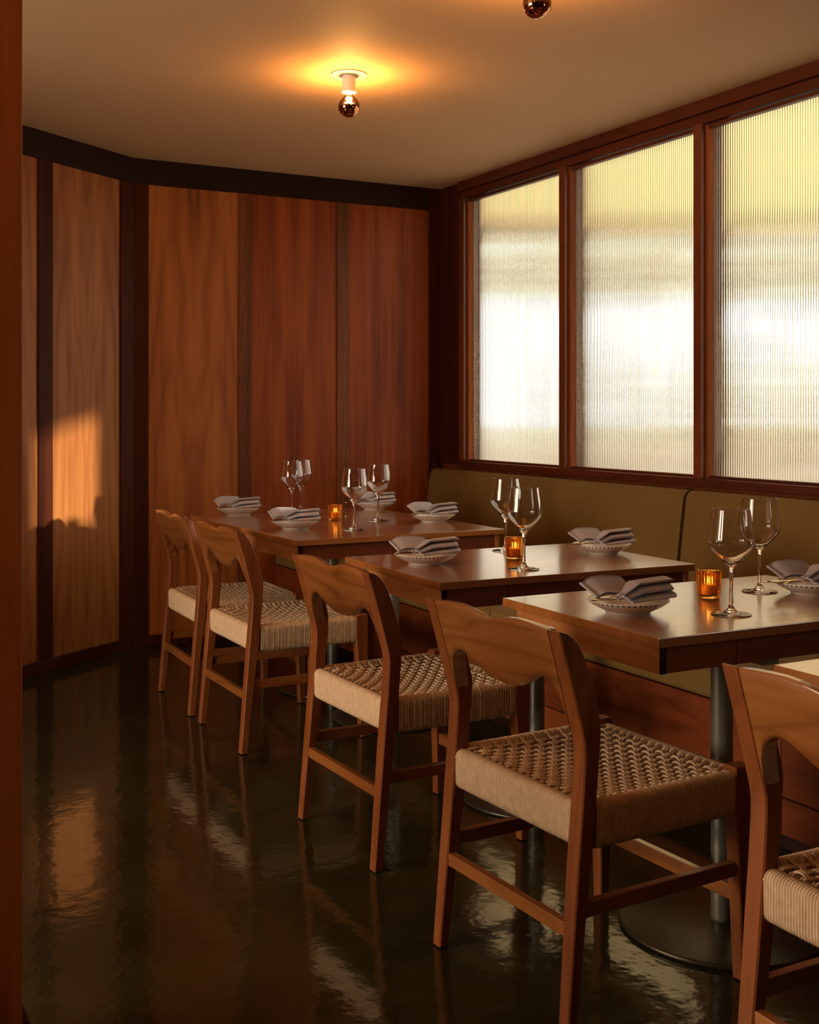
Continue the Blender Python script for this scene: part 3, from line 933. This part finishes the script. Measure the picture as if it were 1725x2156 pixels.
# ------------------------------------------------------------------ ceiling lamps
def lamp(x, y, label):
    t = thing('ceiling_lamp', label, 'lamp', (x, y, CH), 0, 'bare bulb ceiling lamps')
    m = MB(); m.lathe([(0, 0), (0.069, 0), (0.0705, -0.0025), (0.069, -0.005), (0.060, -0.0065), (0.040, -0.007), (0.036, -0.0055), (0.0, -0.0055)], 56)
    obj('canopy', m.mesh('canopy', M['porcelain']), t)
    m = MB(); m.lathe([(0.0, -0.0055), (0.0265, -0.0055), (0.0270, -0.012), (0.0270, -0.064), (0.0285, -0.066), (0.0290, -0.070), (0.0280, -0.0735), (0.0215, -0.0740), (0.0195, -0.068), (0.0, -0.068)], 40)
    obj('socket', m.mesh('socket', M['porcelain']), t)
    zc = -0.1265; rb = 0.0425
    m = MB()
    neck = [(0.0155, -0.0685), (0.0160, -0.078), (0.0200, -0.086), (0.0285, -0.095)]
    arc = [(rb * math.cos(R(a)), zc + rb * math.sin(R(a))) for a in (40, 30, 20, 10, 0)]
    m.lathe(neck + arc, 48)
    b = obj('bulb', m.mesh('bulb', M['bulb_glass']), t)
    m = MB(); m.lathe([(rb * math.cos(R(a)) * 1.0, zc + rb * math.sin(R(a))) for a in range(0, -91, -9)], 48)
    obj('mirror_cap', m.mesh('mirror_cap', M['copper']), b, label='copper mirrored lower half of bulb')
    m = MB()
    pts = []
    for k in range(49):
        a = k / 48 * 2 * math.pi * 3
        pts.append((0.006 * math.cos(a), 0.006 * math.sin(a), -0.100 - 0.022 * k / 48))
    m.tube(pts, 0.0016, 5)
    obj('filament', m.mesh('filament', M['filament']), b)
    l = bpy.data.lights.new('lamp_light', 'POINT')
    l.energy = 15.0
    l.color = (1.0, 0.47, 0.13)
    l.shadow_soft_size = 0.026
    lo = bpy.data.objects.new('lamp_light', l)
    COL.objects.link(lo); lo.parent = t; lo.location = (0, 0, -0.122)
lamp(1.961, 4.185, 'bare copper-tipped bulb on the ceiling, the whole lamp in view')
lamp(-0.35, 1.150, 'added copper-tipped bulb out of view, brightening the pillar')  # extra lamp with no known source, added out of view to brighten the pillar
lamp(1.957, 2.873, 'bare copper-tipped bulb at the top edge, only its tip in view')

# ------------------------------------------------------------------ outside, seen through the reeded glass
mb = MB(); mb.box(3.61, 90, -40, 90, -0.35, -0.15)
obj('ground_outside', mb.mesh('ground_outside', M['ground']), kind='structure')
# building across the street: tan facade over an open arcade, gutter along its lower edge
F = Vector((math.sin(R(28.06)), math.cos(R(28.06)), 0)); Rt = Vector((F.y, -F.x, 0))
def far_box(name, mat, dist, a0, a1, z0, z1, th=0.25, parent=None):
    hx, hz = (a1 - a0) / 2, (z1 - z0) / 2
    m = MB(); m.box(-hx, hx, -th / 2, th / 2, -hz, hz)
    o = obj(name, m.mesh(name, mat), parent)
    c = F * dist + Rt * ((a0 + a1) / 2)
    o.location = (c.x, c.y, (z0 + z1) / 2)
    o.rotation_euler = (0, 0, -R(28.06))
    return o
cp = thing('building', 'tan building with open arcade outside, blurred behind the ribbed glass', 'building')
far_box('facade', M['stucco'], 31.0, -12, 28, 6.35, 26.0, 0.8, cp)
far_box('gutter', M['gutter'], 30.5, -12, 28, 5.95, 6.38, 0.3, cp)
for a in (-11.6, 27.6):
    far_box('post', M['gutter'], 31.0, a - 0.3, a + 0.3, -0.15, 6.35, 0.6, cp)
def shrub(dist, a, z0, z1, rad, n, label, name, cat):
    c = F * dist + Rt * a
    t = thing(name, label, cat, (c.x, c.y, -0.15))
    rnd = random.Random(int(a * 100))
    m = MB(); m.tube([(0, 0, 0), (0.05, 0.04, z0 * 0.6 + 0.1), (0, 0, z1 * 0.85 + 0.15)], [rad * 0.09, rad * 0.07, rad * 0.02], 7)
    obj('stem', m.mesh('stem', M['stem']), t)
    m = MB(); lf = rad * 0.10
    for k in range(n):
        while True:
            p = Vector((rnd.uniform(-1, 1), rnd.uniform(-1, 1), rnd.uniform(-1, 1)))
            if p.length < 1: break
        q = Vector((p.x * rad, p.y * rad, (z0 + z1) / 2 + 0.15 + p.z * (z1 - z0) / 2))
        e1 = Vector((rnd.gauss(0, 1), rnd.gauss(0, 1), rnd.gauss(0, 0.5))).normalized() * lf
        e2 = e1.orthogonal().normalized() * lf * 0.45
        m.add([q - e1, q + e2, q + e1, q - e2], [(0, 1, 2, 3)])
    f = obj('foliage', m.mesh('foliage', M['leaf'], fix=False), t); f['kind'] = 'stuff'
for k, a in enumerate((-3.0, 2.2, 7.4, 12.6, 17.8)):
    shrub(28.0, a, 3.7, 5.9, 2.4, 700, 'leafy tree outside the ribbed windows, number %s from the left' % ['one', 'two', 'three', 'four', 'five'][k], 'tree', 'tree')
for k, (a, z1) in enumerate(((8.3, 2.6), (11.2, 2.8), (14.1, 2.9))):
    shrub(20.0, a, -0.1, z1, 1.35, 1300, ['low bush outside, behind the right ribbed pane, nearest the post', 'low bush outside, middle one of the row behind the right pane', 'low bush outside, farthest right of the row behind the pane'][k], 'shrub', 'shrub')
